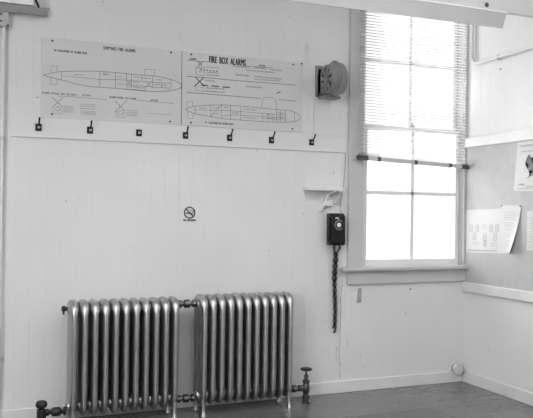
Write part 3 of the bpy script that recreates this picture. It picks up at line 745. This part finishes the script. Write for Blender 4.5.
def union(z, label):
    xa, xb = RE1+.027, RX2-.027; w = xb-xa
    t = thing('pipe_union', ((xa+xb)/2, YR, z), label, 'pipe union', 'unions joining the two radiators')
    b = new(); cyl(b, (xa-.004, YR, z), (xb+.004, YR, z), .014, 14); np_ = obj('nipple', b, M_VALVE, t, 40)
    for f in (.14, .5, .86):
        b = new(); hw = .20*w/2 if f != .5 else .30*w/2; r = .023 if f != .5 else .026
        lathe(b, [(-hw, r*.8), (-hw*.8, r), (hw*.8, r), (hw, r*.8)], (xa+f*w, YR, z), (1, 0, 0), 8); obj('nut', b, M_VALVE, np_)
union(.678, 'brass pipe union joining the two radiators near their tops')
union(.098, 'brass pipe union joining the two radiators near the floor')

def valve(xc, xr, sgn, mat, label, dark=False):
    """angle valve standing on its floor pipe at xc, joined to the radiator side at xr"""
    t = thing('radiator_valve', (xc, YR, 0), label, 'valve')
    zc = .098
    b = new(); lathe(b, [(0, .030), (.006, .030), (.008, .018), (.020, .018), (.024, .024), (.046, .024), (.050, .018), (.062, .018), (.066, .021), (.085, .024), (.112, .024), (.125, .019), (.130, .024), (.148, .024), (.152, .013), (.160, .012)], (xc, YR, 0), (0, 0, 1), 20)
    cyl(b, (xc, YR, zc), (xc-sgn*.034, YR, zc), .018, 16)
    obj('body', b, mat, t, 35)
    b = new(); xa = xc-sgn*.030; L_ = abs(xr-xa)
    lathe(b, [(0, .017), (.004, .022), (L_*.28, .022), (L_*.32, .014), (L_*.42, .014), (L_*.46, .025), (L_*.72, .025), (L_*.76, .016), (L_*.86, .016), (L_*.88, .022), (L_, .022)], (xa, YR, zc), (-sgn, 0, 0), 8)
    obj('union_nut', b, mat, t)
    b = new()
    if not dark:
        lathe(b, [(.155, .009), (.164, .016), (.178, .015), (.186, .007), (.220, .006)], (xc, YR, 0), (0, 0, 1), 14)
    else: lathe(b, [(.118, .014), (.128, .012)], (xc, YR, 0), (0, 0, 1), 14)
    st = obj('stem', b, mat, t, 40)
    b = new()
    if not dark: lathe(b, [(.212, .010), (.211, .030), (.215, .039), (.222, .039), (.227, .031), (.226, .010)], (xc, YR, 0), (0, 0, 1), 28)
    else: lathe(b, [(.120, .014), (.122, .024), (.128, .026), (.140, .025), (.148, .018), (.151, .006)], (xc, YR, 0), (0, 0, 1), 20)
    obj('handwheel', b, M_DVALVE, st, 40)
    return t
valve(2.036, RE2+.030, 1, M_VALVE, 'upright brass valve with dark handwheel at right end of radiators')
def dark_valve():
    xc, xr, zc = .372, RX1-.030, .088
    t = thing('radiator_valve', (xc, YR, 0), 'blackened squat valve with rounded knob at left end of radiators', 'valve')
    b = new(); lathe(b, [(0, .028), (.006, .028), (.008, .020), (.04, .020), (.044, .026), (.105, .026), (.110, .022), (.116, .012)], (xc, YR, 0), (0, 0, 1), 20); obj('body', b, M_DVALVE, t, 35)
    b = new(); lathe(b, [(.108, .010), (.124, .010)], (xc, YR, 0), (0, 0, 1), 12); st = obj('stem', b, M_DVALVE, t, 40)
    b = new(); lathe(b, [(.120, .014), (.121, .028), (.130, .033), (.145, .032), (.155, .024), (.158, .006)], (xc, YR, 0), (0, 0, 1), 24); obj('handwheel', b, M_DVALVE, st, 40)
    b = new(); L_ = xr-xc-.02
    lathe(b, [(0, .014), (L_*.04, .020), (L_*.16, .020), (L_*.2, .012), (L_*.28, .012), (L_*.32, .022), (L_*.4, .026), (L_*.68, .026), (L_*.74, .021), (L_*.78, .014), (L_*.86, .014), (L_*.88, .024), (L_, .024)], (xc+.020, YR, zc), (1, 0, 0), 16); obj('union_nut', b, M_DVALVE, t, 35)
dark_valve()

# ------------------------------------------------------------------ daylight: overcast sky outside, seen through the windows
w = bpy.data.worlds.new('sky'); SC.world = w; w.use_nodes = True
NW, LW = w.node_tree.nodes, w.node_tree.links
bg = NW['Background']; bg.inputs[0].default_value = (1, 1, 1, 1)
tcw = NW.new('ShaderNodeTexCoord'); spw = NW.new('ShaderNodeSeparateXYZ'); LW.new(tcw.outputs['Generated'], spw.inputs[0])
mrw = NW.new('ShaderNodeMapRange'); mrw.interpolation_type = 'SMOOTHSTEP'           # sky dimmed where the camera looks out, keeping blind slats visible; brighter elsewhere
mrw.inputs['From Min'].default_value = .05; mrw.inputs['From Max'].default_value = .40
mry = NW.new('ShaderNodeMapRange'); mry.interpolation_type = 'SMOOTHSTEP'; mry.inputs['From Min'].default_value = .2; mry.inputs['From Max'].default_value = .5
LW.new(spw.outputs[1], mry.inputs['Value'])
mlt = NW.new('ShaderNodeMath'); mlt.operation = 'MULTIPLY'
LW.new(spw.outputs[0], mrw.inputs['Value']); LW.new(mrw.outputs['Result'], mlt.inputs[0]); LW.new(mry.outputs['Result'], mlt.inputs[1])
mra = NW.new('ShaderNodeMapRange'); mra.inputs['To Min'].default_value = SKY; mra.inputs['To Max'].default_value = SKY_DIM
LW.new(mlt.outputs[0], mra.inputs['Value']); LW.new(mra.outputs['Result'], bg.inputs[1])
# fluorescent lamps under the ceiling, out of view
for y in (2.3, .3):
    for up in (0, 1):  # upward units are added to brighten the ceiling and upper wall
        li = bpy.data.lights.new('ceiling_lamp', 'AREA'); li.shape = 'RECTANGLE'; li.size = 5.2; li.size_y = .14; li.energy = LAMP*(UPL if up else 1)
        o = bpy.data.objects.new('ceiling_lamp', li); COL.objects.link(o); o.location = (.45, y, 2.74+.04*up); o.rotation_euler = (PI*up, 0, 0)
def portal(name, loc, rot, sx_, sy_):
    li = bpy.data.lights.new(name, 'AREA'); li.shape = 'RECTANGLE'; li.size = sx_; li.size_y = sy_
    li.cycles.is_portal = True
    o = bpy.data.objects.new(name, li); COL.objects.link(o); o.location = loc; o.rotation_euler = rot
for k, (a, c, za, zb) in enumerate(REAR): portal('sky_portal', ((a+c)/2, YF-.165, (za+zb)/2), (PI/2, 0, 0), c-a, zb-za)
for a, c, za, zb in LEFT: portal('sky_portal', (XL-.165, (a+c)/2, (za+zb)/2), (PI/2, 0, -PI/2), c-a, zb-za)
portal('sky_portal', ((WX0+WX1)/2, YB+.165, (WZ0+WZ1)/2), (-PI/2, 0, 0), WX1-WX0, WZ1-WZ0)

# ------------------------------------------------------------------ camera
cam = bpy.data.cameras.new('camera'); co = bpy.data.objects.new('camera', cam); COL.objects.link(co)
yaw, pitch, roll = (math.radians(a) for a in (22.29335, .26344, .763697))
f = Vector((math.sin(yaw)*math.cos(pitch), math.cos(yaw)*math.cos(pitch), math.sin(pitch)))
r = Vector((math.cos(yaw), -math.sin(yaw), 0)); u = r.cross(f)
rr = r*math.cos(roll) + u*math.sin(roll); uu = u*math.cos(roll) - r*math.sin(roll)
mw = Matrix.Identity(4)
for i in range(3): mw[i][0], mw[i][1], mw[i][2] = rr[i], uu[i], -f[i]
mw[0][3], mw[1][3], mw[2][3] = 0, 0, 1.246
co.matrix_world = mw
cam.sensor_fit = 'HORIZONTAL'; cam.sensor_width = 36; cam.lens = 713.914/533*36; cam.clip_start = .05
SC.camera = co
SC.view_settings.view_transform = 'Standard'; SC.view_settings.look = 'None'; SC.view_settings.gamma = 1
SC.view_settings.use_curve_mapping = False; SC.view_settings.exposure = EXPO
SC.cycles.max_bounces = 12; SC.cycles.diffuse_bounces = 8; SC.cycles.transparent_max_bounces = 12
SC.cycles.use_denoising = True
SC.cycles.sample_clamp_indirect = 6
